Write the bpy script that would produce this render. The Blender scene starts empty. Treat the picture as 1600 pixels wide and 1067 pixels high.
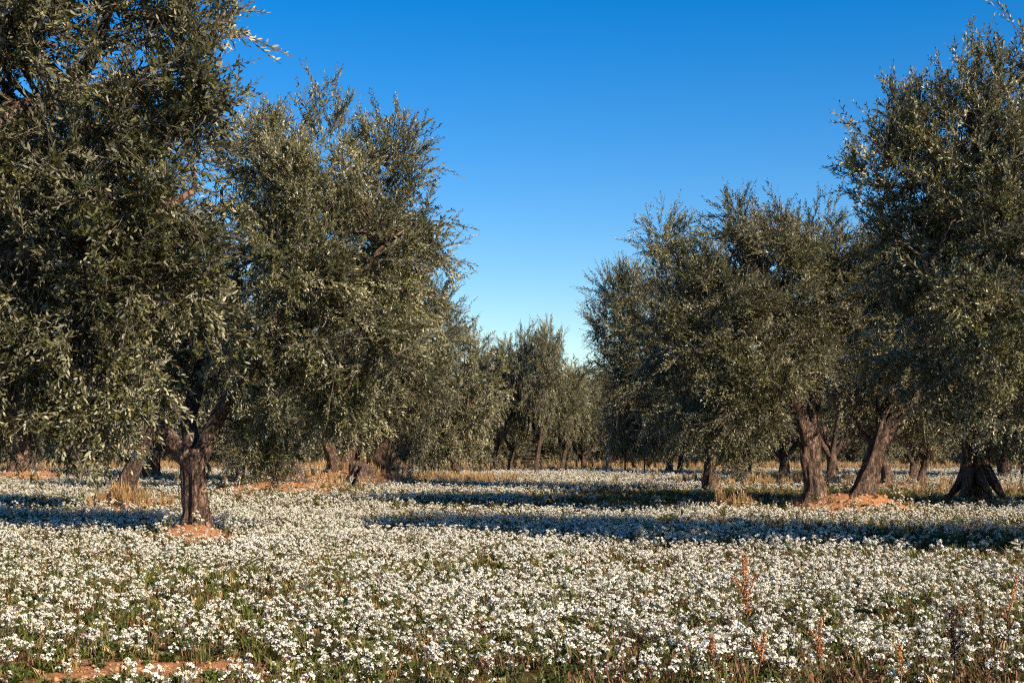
import bpy, math
import numpy as np
from mathutils import Vector

# ------------------------------------------------------------------ basics
scene = bpy.context.scene
COL = scene.collection
FPX = 2222.0          # focal length in pixels of the 1600 wide photograph
CAMH = 1.7
HORI = 680.0
SUN_EL, SUN_BACK = 31.0, 38.0
rng = np.random.default_rng(7)


def noise2(x, y, seed, freq):
    """smooth value noise, 0..1"""
    x = np.asarray(x, float) * freq; y = np.asarray(y, float) * freq
    xi = np.floor(x).astype(np.int64); yi = np.floor(y).astype(np.int64)
    fx = x - xi; fy = y - yi
    fx = fx * fx * (3 - 2 * fx); fy = fy * fy * (3 - 2 * fy)

    def h(a, b):
        v = np.sin(a * 127.1 + b * 311.7 + seed * 74.7) * 43758.5453
        return v - np.floor(v)
    return (h(xi, yi) * (1 - fx) + h(xi + 1, yi) * fx) * (1 - fy) + (h(xi, yi + 1) * (1 - fx) + h(xi + 1, yi + 1) * fx) * fy


def unit(v):
    return v / np.maximum(np.linalg.norm(v, axis=-1, keepdims=True), 1e-9)


def mesh_np(name, V, polys, mats, mat_idx=None, tone=None, smooth=False):
    """polys: list of (M,k) int arrays"""
    me = bpy.data.meshes.new(name)
    V = np.asarray(V, np.float32)
    nl = sum(p.size for p in polys); nf = sum(len(p) for p in polys)
    me.vertices.add(len(V)); me.vertices.foreach_set('co', V.ravel())
    me.loops.add(nl)
    me.loops.foreach_set('vertex_index', np.concatenate([p.ravel() for p in polys]).astype(np.int32))
    me.polygons.add(nf)
    sizes = np.concatenate([np.full(len(p), p.shape[1], np.int32) for p in polys])
    starts = np.concatenate([[0], np.cumsum(sizes)[:-1]]).astype(np.int32)
    me.polygons.foreach_set('loop_start', starts)
    if mat_idx is not None:
        me.polygons.foreach_set('material_index', np.asarray(mat_idx, np.int32))
    if smooth is not False:
        s = np.ones(nf, bool) if smooth is True else smooth
        me.polygons.foreach_set('use_smooth', s)
    if tone is not None:
        a = me.attributes.new('tone', 'FLOAT', 'FACE')
        a.data.foreach_set('value', np.asarray(tone, np.float32))
    for m in mats:
        me.materials.append(m)
    me.update(calc_edges=True)
    return me


def obj(name, me, parent=None, loc=None):
    o = bpy.data.objects.new(name, me)
    COL.objects.link(o)
    if parent:
        o.parent = parent
    if loc is not None:
        o.location = loc
    return o


def tag(o, label=None, cat=None, group=None, kind=None):
    if label: o['label'] = label
    if cat: o['category'] = cat
    if group: o['group'] = group
    if kind: o['kind'] = kind
    return o


# ------------------------------------------------------------------ materials
def newmat(name):
    m = bpy.data.materials.new(name); m.use_nodes = True
    nt = m.node_tree; nt.nodes.clear()
    out = nt.nodes.new('ShaderNodeOutputMaterial')
    return m, nt, out


def N(nt, typ, **kw):
    n = nt.nodes.new(typ)
    for k, v in kw.items():
        if k in n.inputs.keys():
            n.inputs[k].default_value = v
        else:
            setattr(n, k, v)
    return n


def L(nt, a, b):
    nt.links.new(a, b)


def ramp(nt, fac, stops):
    r = nt.nodes.new('ShaderNodeValToRGB')
    e = r.color_ramp.elements
    while len(e) < len(stops):
        e.new(0.5)
    for i, (p, c) in enumerate(stops):
        e[i].position = p; e[i].color = (*c, 1)
    L(nt, fac, r.inputs[0])
    return r.outputs[0]


def mix(nt, fac, a, b, typ='MIX'):
    m = nt.nodes.new('ShaderNodeMix'); m.data_type = 'RGBA'; m.blend_type = typ
    for s, v in ((m.inputs[0], fac), (m.inputs[6], a), (m.inputs[7], b)):
        if hasattr(v, 'links'): L(nt, v, s)
        elif isinstance(v, tuple): s.default_value = (*v, 1)
        else: s.default_value = v
    return m.outputs[2]


def leaf_material(name, top, under, rough=0.5, trans=0.16):
    m, nt, out = newmat(name)
    at = N(nt, 'ShaderNodeAttribute', attribute_name='tone')
    c1 = ramp(nt, at.outputs['Fac'], top)
    c2 = ramp(nt, at.outputs['Fac'], under)
    geo = N(nt, 'ShaderNodeNewGeometry')
    c = mix(nt, geo.outputs['Backfacing'], c1, c2)
    oi = N(nt, 'ShaderNodeObjectInfo')
    mr = N(nt, 'ShaderNodeMapRange'); L(nt, oi.outputs['Random'], mr.inputs[0])
    mr.inputs[3].default_value = 0.8; mr.inputs[4].default_value = 1.15
    hv = N(nt, 'ShaderNodeHueSaturation'); L(nt, c, hv.inputs['Color']); L(nt, mr.outputs[0], hv.inputs['Value'])
    p = N(nt, 'ShaderNodeBsdfPrincipled', Roughness=rough)
    p.inputs['Specular IOR Level'].default_value = 0.35
    L(nt, hv.outputs[0], p.inputs['Base Color'])
    t = N(nt, 'ShaderNodeBsdfTranslucent'); L(nt, hv.outputs[0], t.inputs[0])
    ms = N(nt, 'ShaderNodeMixShader'); ms.inputs[0].default_value = trans
    L(nt, p.outputs[0], ms.inputs[1]); L(nt, t.outputs[0], ms.inputs[2]); L(nt, ms.outputs[0], out.inputs[0])
    return m


M_LEAF = leaf_material('olive_leaf',
    [(0.0, (0.024, 0.027, 0.007)), (0.45, (0.064, 0.068, 0.017)), (0.8, (0.165, 0.162, 0.05)), (0.97, (0.18, 0.15, 0.035)), (1.0, (0.24, 0.15, 0.03))],
    [(0.0, (0.11, 0.11, 0.065)), (0.5, (0.29, 0.27, 0.155)), (1.0, (0.62, 0.57, 0.36))])
M_PINE = leaf_material('pine_leaf',
    [(0.0, (0.012, 0.022, 0.010)), (1.0, (0.05, 0.065, 0.022))],
    [(0.0, (0.03, 0.04, 0.02)), (1.0, (0.08, 0.09, 0.04))], 0.6)


def simple(name, col, rough=0.7, var=0.25, trans=0.0, objrand=True):
    m, nt, out = newmat(name)
    p = N(nt, 'ShaderNodeBsdfPrincipled', Roughness=rough)
    oi = N(nt, 'ShaderNodeObjectInfo')
    tc = N(nt, 'ShaderNodeTexCoord')
    nz = N(nt, 'ShaderNodeTexNoise', Scale=30.0); L(nt, tc.outputs['Object'], nz.inputs['Vector'])
    ad = N(nt, 'ShaderNodeMath', operation='ADD'); L(nt, oi.outputs['Random'], ad.inputs[0]); L(nt, nz.outputs[0], ad.inputs[1])
    mr = N(nt, 'ShaderNodeMapRange'); L(nt, ad.outputs[0], mr.inputs[0])
    mr.inputs[1].default_value = 0.3; mr.inputs[2].default_value = 1.7
    mr.inputs[3].default_value = 1 - var; mr.inputs[4].default_value = 1 + var
    hv = N(nt, 'ShaderNodeHueSaturation'); hv.inputs['Color'].default_value = (*col, 1); L(nt, mr.outputs[0], hv.inputs['Value'])
    L(nt, hv.outputs[0], p.inputs['Base Color'])
    if trans:
        t = N(nt, 'ShaderNodeBsdfTranslucent'); L(nt, hv.outputs[0], t.inputs[0])
        ms = N(nt, 'ShaderNodeMixShader'); ms.inputs[0].default_value = trans
        L(nt, p.outputs[0], ms.inputs[1]); L(nt, t.outputs[0], ms.inputs[2]); L(nt, ms.outputs[0], out.inputs[0])
    else:
        L(nt, p.outputs[0], out.inputs[0])
    return m


M_TWIG = simple('twig_bark', (0.13, 0.095, 0.065), 0.8)
M_PETAL = simple('white_petal', (0.78, 0.725, 0.60), 0.6, 0.06, 0.12)
M_EYE = simple('flower_eye', (0.55, 0.42, 0.06), 0.7, 0.2)
M_STEM = simple('flower_stem', (0.11, 0.075, 0.035), 0.7, 0.5)
M_GREEN = simple('weed_leaf', (0.085, 0.105, 0.013), 0.55, 0.5, 0.25)
M_GRASS = simple('grass_blade', (0.12, 0.13, 0.016), 0.6, 0.5, 0.25)
M_RUST = simple('rusty_weed', (0.17, 0.075, 0.03), 0.7, 0.5, 0.15)
M_DRY = simple('dry_grass', (0.46, 0.30, 0.13), 0.7, 0.3, 0.2)
M_DOCK = simple('dock_seed', (0.46, 0.19, 0.06), 0.75, 0.45)
M_DARKW = simple('dead_stalk', (0.035, 0.02, 0.012), 0.8, 0.4)
M_CLOD = simple('soil_clod', (0.50, 0.26, 0.12), 0.9, 0.4)
M_OLIVE = simple('olive_fruit', (0.13, 0.045, 0.08), 0.35, 0.5)
M_CUT = simple('cut_wood', (0.62, 0.52, 0.38), 0.7, 0.2)


def bark_material():
    m, nt, out = newmat('olive_bark')
    tc = N(nt, 'ShaderNodeTexCoord')
    mp = N(nt, 'ShaderNodeMapping'); mp.inputs['Scale'].default_value = (1, 1, 0.16)
    L(nt, tc.outputs['Object'], mp.inputs[0])
    n0 = N(nt, 'ShaderNodeTexNoise', Scale=7.0, Detail=4.0); L(nt, tc.outputs['Object'], n0.inputs['Vector'])
    dm = N(nt, 'ShaderNodeVectorMath', operation='MULTIPLY_ADD'); L(nt, n0.outputs['Color'], dm.inputs[0])
    dm.inputs[1].default_value = (0.16, 0.16, 0.10); L(nt, mp.outputs[0], dm.inputs[2])
    n1 = N(nt, 'ShaderNodeTexNoise', Scale=26.0, Detail=6.0, Roughness=0.6); L(nt, dm.outputs[0], n1.inputs['Vector'])
    n2 = N(nt, 'ShaderNodeTexNoise', Scale=4.0, Detail=5.0, Roughness=0.6); L(nt, tc.outputs['Object'], n2.inputs['Vector'])
    crack = N(nt, 'ShaderNodeMapRange'); L(nt, n1.outputs[0], crack.inputs[0])
    crack.inputs[1].default_value = 0.38; crack.inputs[2].default_value = 0.56
    c = ramp(nt, n2.outputs[0], [(0.3, (0.075, 0.042, 0.025)), (0.5, (0.18, 0.105, 0.063)), (0.7, (0.34, 0.225, 0.15))])
    c = mix(nt, crack.outputs[0], (0.028, 0.015, 0.009), c)
    hs = N(nt, 'ShaderNodeMath', operation='MULTIPLY_ADD'); L(nt, n2.outputs[0], hs.inputs[0]); hs.inputs[1].default_value = 0.8; L(nt, crack.outputs[0], hs.inputs[2])
    b = N(nt, 'ShaderNodeBump', Strength=1.0, Distance=0.045); L(nt, hs.outputs[0], b.inputs['Height'])
    p = N(nt, 'ShaderNodeBsdfPrincipled', Roughness=0.85)
    L(nt, c, p.inputs['Base Color']); L(nt, b.outputs[0], p.inputs['Normal']); L(nt, p.outputs[0], out.inputs[0])
    return m


M_BARK = bark_material()


def ground_material():
    m, nt, out = newmat('field_soil')
    geo = N(nt, 'ShaderNodeNewGeometry')
    at = N(nt, 'ShaderNodeAttribute', attribute_name='bare')
    n1 = N(nt, 'ShaderNodeTexNoise', Scale=3.0, Detail=8.0, Roughness=0.65)
    n2 = N(nt, 'ShaderNodeTexNoise', Scale=14.0, Detail=6.0, Roughness=0.7)
    n3 = N(nt, 'ShaderNodeTexNoise', Scale=45.0, Detail=4.0, Roughness=0.7)
    for n in (n1, n2, n3): L(nt, geo.outputs['Position'], n.inputs['Vector'])
    soil = ramp(nt, n2.outputs[0], [(0.3, (0.20, 0.085, 0.038)), (0.5, (0.44, 0.20, 0.085)), (0.7, (0.60, 0.34, 0.17))])
    moss = ramp(nt, n3.outputs[0], [(0.3, (0.018, 0.014, 0.005)), (0.5, (0.055, 0.048, 0.010)), (0.7, (0.13, 0.105, 0.018))])
    moss = mix(nt, n1.outputs[0], moss, (0.09, 0.045, 0.02))
    s = N(nt, 'ShaderNodeMath', operation='MULTIPLY_ADD'); L(nt, n2.outputs[0], s.inputs[0]); s.inputs[1].default_value = 0.9
    L(nt, at.outputs['Fac'], s.inputs[2])
    mr = N(nt, 'ShaderNodeMapRange'); L(nt, s.outputs[0], mr.inputs[0]); mr.inputs[1].default_value = 0.58; mr.inputs[2].default_value = 0.9
    c = mix(nt, mr.outputs[0], moss, soil)
    b = N(nt, 'ShaderNodeBump', Strength=0.9, Distance=0.06); L(nt, n2.outputs[0], b.inputs['Height'])
    b2 = N(nt, 'ShaderNodeBump', Strength=0.7, Distance=0.02); L(nt, n3.outputs[0], b2.inputs['Height']); L(nt, b.outputs[0], b2.inputs['Normal'])
    p = N(nt, 'ShaderNodeBsdfPrincipled', Roughness=0.95); p.inputs['Specular IOR Level'].default_value = 0.1
    L(nt, c, p.inputs['Base Color']); L(nt, b2.outputs[0], p.inputs['Normal']); L(nt, p.outputs[0], out.inputs[0])
    return m


# ------------------------------------------------------------------ tree positions
def base_xy(px, yv):
    D = FPX * (CAMH - 0.25) / (yv - HORI)
    return ((px - 800) / FPX * D, D)


MOUNDS = []            # x, y, radius, height, bareness


def ground_h(x, y):
    x = np.asarray(x, float); y = np.asarray(y, float)
    h = 0.10 * (noise2(x, y, 3, 0.12) - 0.5) + 0.05 * (noise2(x, y, 5, 0.5) - 0.5)
    h = h + 0.03 * (noise2(x, y, 9, 1.7) - 0.5)
    for mx, my, r, hh, b in MOUNDS:
        d2 = ((x - mx) ** 2 + (y - my) ** 2) / (r * r)
        h = h + hh * np.exp(-d2 * 1.6)
    return h


def bareness(x, y):
    x = np.asarray(x, float); y = np.asarray(y, float)
    b = np.zeros_like(x)
    for mx, my, r, hh, bb in MOUNDS:
        d = np.sqrt((x - mx) ** 2 + (y - my) ** 2) / r
        b = np.maximum(b, bb * np.clip(1.35 - d, 0, 1))
    w = 0.5 * (noise2(x, y, 21, 2.2) - 0.5) + .9 * (noise2(x, y, 22, 5.5) - 0.5)
    for cx, cy, rx, ry, s in ((-2.55, 10.3, .95, 0.6, 0.95), (-4.0, 10.3, .7, 0.5, 0.75), (-3.2, 9.1, 1.3, 0.5, 0.75)):
        d = np.sqrt(((x - cx) / rx) ** 2 + ((y - cy) / ry) ** 2)
        b = np.maximum(b, s * np.clip(1.35 - d + w, 0, 1))
    return b


# ------------------------------------------------------------------ tubes and trunks
def spline(pts, radii, step):
    pts = np.asarray(pts, float); radii = np.asarray(radii, float)
    P = [pts[0] * 2 - pts[1], *pts, pts[-1] * 2 - pts[-2]]
    out, ro = [], []
    for i in range(1, len(P) - 2):
        n = max(2, int(np.linalg.norm(P[i + 1] - P[i]) / step))
        for k in range(n):
            t = k / n
            a, b, c, d = P[i - 1], P[i], P[i + 1], P[i + 2]
            out.append(0.5 * ((2 * b) + (-a + c) * t + (2 * a - 5 * b + 4 * c - d) * t * t + (-a + 3 * b - 3 * c + d) * t ** 3))
            ro.append(radii[i - 1] * (1 - t) + radii[i] * t)
    out.append(P[-2]); ro.append(radii[-1])
    return np.array(out), np.array(ro)


def tube(pts, radii, seg=10, step=0.12, gnarl=0.0, flare=0.0, seed=0, z0=None):
    C, R = spline(pts, radii, step)
    T = unit(np.gradient(C, axis=0))
    ref = np.array([0.0, 1.0, 0.0]) if abs(T[0][1]) < 0.8 else np.array([1.0, 0, 0])
    U = unit(np.cross(T, ref)); W = np.cross(T, U)
    th = np.linspace(0, 2 * math.pi, seg, endpoint=False)
    s = np.concatenate([[0], np.cumsum(np.linalg.norm(np.diff(C, axis=0), axis=1))])
    TH, S = np.meshgrid(th, s)
    rr = np.ones_like(TH)
    if gnarl:
        r0 = np.random.default_rng(seed); p = r0.uniform(0, 6.28, 8)
        rr += gnarl * (0.55 * np.sin(2 * TH + p[0] + S * 1.3) + 0.5 * np.sin(3 * TH + p[1] - S * 2.0) + 0.45 * np.sin(5 * TH + p[2] + S * 1.6)
                       + 0.35 * np.sin(9 * TH + p[3] + 1.2 * np.sin(S * 5)) + 0.5 * np.sin(S * 5 + p[4] + 2 * TH) * np.sin(TH * 2 + p[5]))
        rr += gnarl * 0.35 * (noise2(TH * 3, S * 6, seed, 1.0) - 0.5) * 2
        rr += gnarl * 0.5 * np.abs(np.sin(7 * TH + p[6] + S * 1.1 + np.sin(S * 3)))
    if flare:
        z = C[:, 2][:, None] - C[0, 2]
        rr += flare * np.exp(-z / 0.16) * (0.55 + 0.6 * np.cos(5 * TH + seed)) + flare * 0.5 * np.exp(-z / 0.4) * (0.6 + 0.5 * np.cos(3 * TH + seed * 2))
    V = C[:, None, :] + (R[:, None] * rr)[..., None] * (np.cos(TH)[..., None] * U[:, None, :] + np.sin(TH)[..., None] * W[:, None, :])
    n = len(C)
    i = np.arange(n - 1)[:, None] * seg; j = np.arange(seg)[None, :]; j2 = (j + 1) % seg
    F = np.stack([i + j, i + j2, i + seg + j2, i + seg + j], -1).reshape(-1, 4)
    V = V.reshape(-1, 3)
    V = np.vstack([V, C[-1] + T[-1] * R[-1] * 0.4]); k = len(V) - 1
    cap = np.stack([(n - 1) * seg + j.ravel(), (n - 1) * seg + j2.ravel(), np.full(seg, k)], -1)
    return V, F, cap


class Geo:
    def __init__(s):
        s.V = []; s.Q = []; s.T = []; s.n = 0

    def add(s, t):
        V, F, cap = t
        s.V.append(V); s.Q.append(F + s.n); s.T.append(cap + s.n); s.n += len(V)

    def mesh(s, name, mat):
        return mesh_np(name, np.vstack(s.V), [np.vstack(s.Q), np.vstack(s.T)], [mat], smooth=True)


# ------------------------------------------------------------------ foliage
def foliage(rs, blobs, clusters, shoots, nleaf, leaf_len, shoot_len=0.24, hexa=True, zlo=1.5, zhi=6.5, wfac=0.33, upright=1.0, size_jit=0.25, holes=0.0, origin=None, blen=.62):
    """blobs: rows cx cy cz rx ry rz. Returns V, polys, mat index, tone."""
    B = np.asarray(blobs, float)
    w = B[:, 3] * B[:, 5]; w = w / w.sum()
    bi = rs.choice(len(B), clusters, p=w)
    d = unit(rs.normal(size=(clusters, 3)))
    rf = 0.30 + 0.72 * rs.random(clusters) ** 0.55
    c = B[bi, :3] + d * rf[:, None] * B[bi, 3:6]
    if holes:
        nz = np.sin(c[:, 0] * 3.1 + c[:, 2] * 1.7 + 1) * np.sin(c[:, 1] * 2.7 - c[:, 2] * 2.3 + 2) + 0.6 * np.sin(c[:, 2] * 4.1 + c[:, 0] * 2.2)
        k = nz > -holes
        c = c[k]; d = d[k]; bi = bi[k]
    k = c[:, 2] > 0.35
    if origin is not None:
        gx = c[:, 0] + origin[0]; gy = c[:, 1] + origin[1]
        ppx = 800 + gx / gy * FPX; ppy = HORI - (c[:, 2] + origin[2] - CAMH - 0.06) / gy * FPX
        tr_ = c + np.array([origin[0], origin[1], origin[2]])
        for lx, ly, z0, z1, rad in LANES:
            for zz in np.linspace(z0, z1, 4):
                v = tr_ - np.array([lx, ly, zz]); al = v @ SUNV
                dist = np.linalg.norm(v - al[:, None] * SUNV, axis=1)
                k &= ~((al > 0) & (al < 6.5) & (dist < rad) & (rs.random(len(c)) < .8))
        for x0, y0, x1, y1, dd in PRUNED:
            k &= ~((ppx > x0) & (ppx < x1) & (ppy > y0) & (ppy < y1) & (gy < dd + .6))
    c = c[k]; d = d[k]; bi = bi[k]
    n = len(c)
    zr = np.clip((c[:, 2] - zlo) / (zhi - zlo), 0, 1)
    up = np.stack([np.zeros(n), np.zeros(n), -0.45 + 1.4 * zr * upright], -1)
    cd = unit(0.75 * d + up + 0.45 * rs.normal(size=(n, 3)))
    ctone = np.clip(rs.beta(1.5, 1.9, n) + .22 * rs.normal(size=len(B))[bi], 0, 1)
    # shoots
    S = n * shoots
    ci = np.repeat(np.arange(n), shoots)
    bl_ = blen * leaf_len / 0.065 * rs.uniform(.6, 1.35, n) * (1 + .12 * zr)
    tt = np.tile((np.arange(shoots) + .5) / shoots, n)
    sd = unit(cd[ci] * (1 + .6 * tt)[:, None] + (0.62 - 0.30 * zr[ci])[:, None] * rs.normal(size=(S, 3)) + np.array([0, 0, -.12]) * (1 - zr[ci])[:, None])
    L_ = shoot_len * rs.uniform(0.55, 1.35, S) * (1 + 0.15 * zr[ci])
    bend = rs.normal(size=(n, 3)) * .12
    bp = lambda i_, t_: c[i_] + (cd[i_] * (t_ - .45)[:, None] + bend[i_] * (t_ ** 2)[:, None]) * bl_[i_][:, None]
    sp = bp(ci, tt) + 0.02 * rs.normal(size=(S, 3))
    ref = unit(rs.normal(size=(S, 3)))
    U = unit(np.cross(sd, ref)); W = np.cross(sd, U)
    droop = np.where(sd[:, 2] < 0.3, 0.16, 0.03)[:, None] * L_[:, None] * np.array([0, 0, -1.0])
    # leaves
    t = (np.arange(nleaf) + 0.6) / nleaf
    li = np.arange(nleaf)
    ang = (li // 2) * (math.pi / 2) * 1.08 + (li % 2) * math.pi
    P = sp[:, None] + sd[:, None] * (L_[:, None] * t)[..., None] + droop[:, None] * (t ** 2)[None, :, None]
    a = np.radians(rs.normal(42, 13, (S, nleaf))); a[:, -1] *= 0.3
    A = ang[None] + rs.normal(0, 0.35, (S, nleaf))
    lat = np.cos(A)[..., None] * U[:, None] + np.sin(A)[..., None] * W[:, None]
    ld = unit(sd[:, None] * np.cos(a)[..., None] + lat * np.sin(a)[..., None])
    nr = unit(sd[:, None] - ld * np.sum(sd[:, None] * ld, -1, keepdims=True) + 0.55 * rs.normal(size=ld.shape))
    wv = unit(np.cross(ld, nr)); nr = np.cross(wv, ld)
    ll = leaf_len * rs.uniform(1 - size_jit, 1 + size_jit, (S, nleaf)) * (1 - 0.35 * t[None] ** 2)
    ww = ll * wfac * 0.5
    P = P.reshape(-1, 3); ld = ld.reshape(-1, 3); nr = nr.reshape(-1, 3); wv = wv.reshape(-1, 3)
    ll = ll.reshape(-1, 1); ww = ww.reshape(-1, 1)
    curl = rs.uniform(-0.05, 0.16, ll.shape) * ll
    if hexa:
        vs = [P, P + ld * ll * .3 + wv * ww * .9, P + ld * ll * .68 + wv * ww * .85 - nr * curl * .4, P + ld * ll - nr * curl,
              P + ld * ll * .68 - wv * ww * .85 - nr * curl * .4, P + ld * ll * .3 - wv * ww * .9]
    else:
        vs = [P, P + ld * ll * .48 + wv * ww * 1.1, P + ld * ll - nr * curl, P + ld * ll * .48 - wv * ww * 1.1]
    kk = len(vs)
    V = np.stack(vs, 1).reshape(-1, 3)
    M = len(P)
    F = np.arange(M * kk).reshape(M, kk)
    tone = np.clip(ctone[ci][:, None] * 0.62 + 0.04 + 0.40 * rs.random((S, nleaf)) ** 1.4, 0, 0.96).ravel()
    yl = rs.random(M) < 0.006
    tone[yl] = 1.0
    # stems: thin ribbon pairs with real width
    tw = 0.0022 * leaf_len / 0.06
    e0, e1 = sp, sp + sd * L_[:, None] + droop
    s1 = U * tw
    SV = np.stack([e0 - s1 * 1.6, e0 + s1 * 1.6, e1 + s1, e1 - s1], 1).reshape(-1, 3)
    an = np.arange(n); bw = unit(np.cross(cd, np.array([.3, .9, .2]))) * tw * 1.9
    a0, a1, a2 = bp(an, np.zeros(n)), bp(an, np.full(n, .5)), bp(an, np.ones(n))
    SV = np.vstack([SV, np.stack([a0 - bw, a0 + bw, a1 + bw * .8, a1 - bw * .8], 1).reshape(-1, 3), np.stack([a1 - bw * .8, a1 + bw * .8, a2 + bw * .5, a2 - bw * .5], 1).reshape(-1, 3)])
    S2 = S + 2 * n
    SF = np.arange(S2 * 4).reshape(S2, 4) + len(V)
    V = np.vstack([V, SV])
    mi = np.concatenate([np.zeros(M, np.int32), np.ones(S2, np.int32)])
    tone = np.concatenate([tone, np.full(S2, 0.5)])
    polys = [F, SF] if kk != 4 else [np.vstack([F, SF])]
    return V, polys, mi, tone, c


def branches(geo, rs, roots, centres, count, r0=0.035):
    """thin boughs from limb ends to a sample of cluster centres"""
    R = np.asarray(roots, float)
    idx = rs.choice(len(centres), min(count, len(centres)), replace=False)
    for i in idx:
        c = centres[i]
        dd = np.linalg.norm(R - c, axis=1)
        j = int(np.argmin(dd + rs.uniform(0, 0.6, len(R))))
        a = R[j]; ln = np.linalg.norm(c - a)
        if ln < 0.4: continue
        c = a + (c - a) * 0.82
        m = (a + c) / 2 + rs.normal(size=3) * 0.10 * ln + np.array([0, 0, 0.10 * ln])
        r = r0 * min(1.6, 0.5 + ln / 3)
        q = lambda: rs.normal(size=3) * 0.07 * ln
        geo.add(tube([a, (a + m) / 2 + q(), m, (m + c) / 2 + q(), c], [r, r * .8, r * .55, r * .35, r * .15], 5, 0.3, 0.0))


def px_pt(px, py, D, dy, ox, oy):
    """a point seen at photo pixel (px,py) when standing at depth D+dy, in the local frame of a tree based at (ox,oy)"""
    s = FPX / (D + dy)
    return ((px - 800) / s - ox, dy, CAMH + (HORI - py) / s)


def hero(name, X, D, trunk_paths, blobs_px, seed, label, clusters, shoots, nleaf, leaf_len, hexa=True, boughs=70, holes=0.0, olives=0, extra=(), group=None, **kw):
    rs = np.random.default_rng(seed)
    gz = float(ground_h(X, D))
    e = bpy.data.objects.new(name, None); COL.objects.link(e); e.empty_display_size = 0.5
    e.location = (X, D, gz)
    tag(e, label, 'olive tree', group)
    g = Geo(); roots = []
    for k, (path, radii, seg, gn, fl) in enumerate(trunk_paths):
        pts = []
        for q in path:
            if len(q) == 4 and q[3] == 'l': pts.append(q[:3])
            else:
                p = px_pt(q[0], q[1], D, q[2], X, D); pts.append((p[0], p[1], p[2] - gz))
        g.add(tube(pts, radii, seg, 0.05 if seg > 20 else 0.12, gn, fl, seed + k))
        P, _ = spline(pts, radii, 0.5)
        roots += [p for p in P if p[2] > 1.6]
        if k: roots.append(P[-1])
    bl = []
    for b in blobs_px:
        px, py, rpx, dy = b[:4]
        sx = b[4] if len(b) > 4 else 1.0; sz = b[5] if len(b) > 5 else 1.0
        p = px_pt(px, py, D, dy, X, D); r = rpx / (FPX / (D + dy))
        bl.append((p[0], p[1], p[2] - gz, r * sx, r * max(1.0, 0.9 * sx), r * sz))
    V, polys, mi, tone, c = foliage(rs, bl, clusters, shoots, nleaf, leaf_len, hexa=hexa, holes=holes, origin=(X, D, gz), **kw)
    branches(g, rs, roots, c, boughs)
    obj('trunk', g.mesh('trunk', M_BARK), e)
    obj('crown', mesh_np('crown', V, polys, [M_LEAF, M_TWIG], mi, tone), e)
    if olives:
        k = rs.choice(len(c), olives); k = np.repeat(k, 5)
        P = c[k] + rs.normal(size=(len(k), 3)) * 0.10 + np.array([0, 0, -0.08])
        ico = np.array([[0, 0, 1.3], [.95, 0, .25], [.29, .9, .25], [-.77, .56, .25], [-.77, -.56, .25], [.29, -.9, .25], [0, 0, -1.2]]) * 0.0105
        ft = np.array([[0, i, i % 5 + 1] for i in range(1, 6)] + [[6, i % 5 + 1, i] for i in range(1, 6)])
        V = (P[:, None] + ico[None]).reshape(-1, 3)
        F = (ft[None] + np.arange(len(P))[:, None, None] * 7).reshape(-1, 3)
        o = obj('olives', mesh_np('olives', V, [F], [M_OLIVE], smooth=True), e)
        o['kind'] = 'stuff'; o['label'] = 'ripe purple olives among the leaves'
    return e


# ================================================================== TREES
def base(px, yv):
    x, d = base_xy(px, yv)
    return x, d


def mound(x, y, r=1.0, h=0.12, b=1.0):
    MOUNDS.append((x, y, r, h, b))


XA, DA = base(305, 820); mound(XA, DA - 0.3, 0.85, 0.28)
XC1, DC1 = base(1272, 785); mound(XC1 + 0.5, DC1, 1.5, 0.30)
XC3, DC3 = base(1348, 786); mound(XC3 + 0.1, DC3, 1.1, 0.22, 1.0)
XC2, DC2 = base(1110, 757)
XC4, DC4 = base(1523, 776); mound(XC4, DC4, 1.9, 0.25, 0.6)
XL2, DL2 = base(186, 782); mound(XL2, DL2, 1.1, 0.35, 0.85)
XL4, DL4 = base(38, 738); mound(XL4, DL4, 2.2, 0.35)
XL5, DL5 = base(452, 756); mound(XL5 - 0.3, DL5, 2.2, 0.38)
XL6, DL6 = base(528, 748); mound(XL6, DL6, 2.1, 0.42, 1.0)
XL7, DL7 = base(592, 747); mound(XL7, DL7, 1.9, 0.4, 1.0)
mound(*base(1385, 752), 1.5, 0.15, 0.7)

_e, _b = math.radians(SUN_EL), math.radians(SUN_BACK)
SUNV = np.array([math.cos(_b) * math.cos(_e), -math.sin(_b) * math.cos(_e), math.sin(_e)])
# open lanes in the crowns that let the sun reach the trunks
LANES = [(XA, DA, .3, 1.9, .40), (XC1, DC1, .3, 1.8, .45), (XC3 + .3, DC3, .3, 1.8, .45), (XC4, DC4, .2, 1.3, .5), (XL2 + .3, DL2, .3, 1.3, .35),
         (XL6, DL6, .3, 1.5, .5), (XL7, DL7, .3, 1.5, .5)]
# boughs pruned away in front of the trunks' forks
PRUNED = [(212, 640, 385, 850, DA), (262, 618, 375, 660, DA), (1222, 612, 1302, 800, DC1), (1322, 636, 1420, 800, DC3), (1482, 690, 1575, 800, DC4), (176, 690, 262, 800, DL2),
          (488, 678, 572, 760, DL6), (576, 668, 640, 760, DL7), (1086, 700, 1134, 770, DC2), (0, 640, 85, 760, DL4), (-60, 690, 265, 800, 13), (165, 672, 262, 720, 13), (208, 628, 300, 710, 14), (1380, 675, 1460, 760, 45)]


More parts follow.
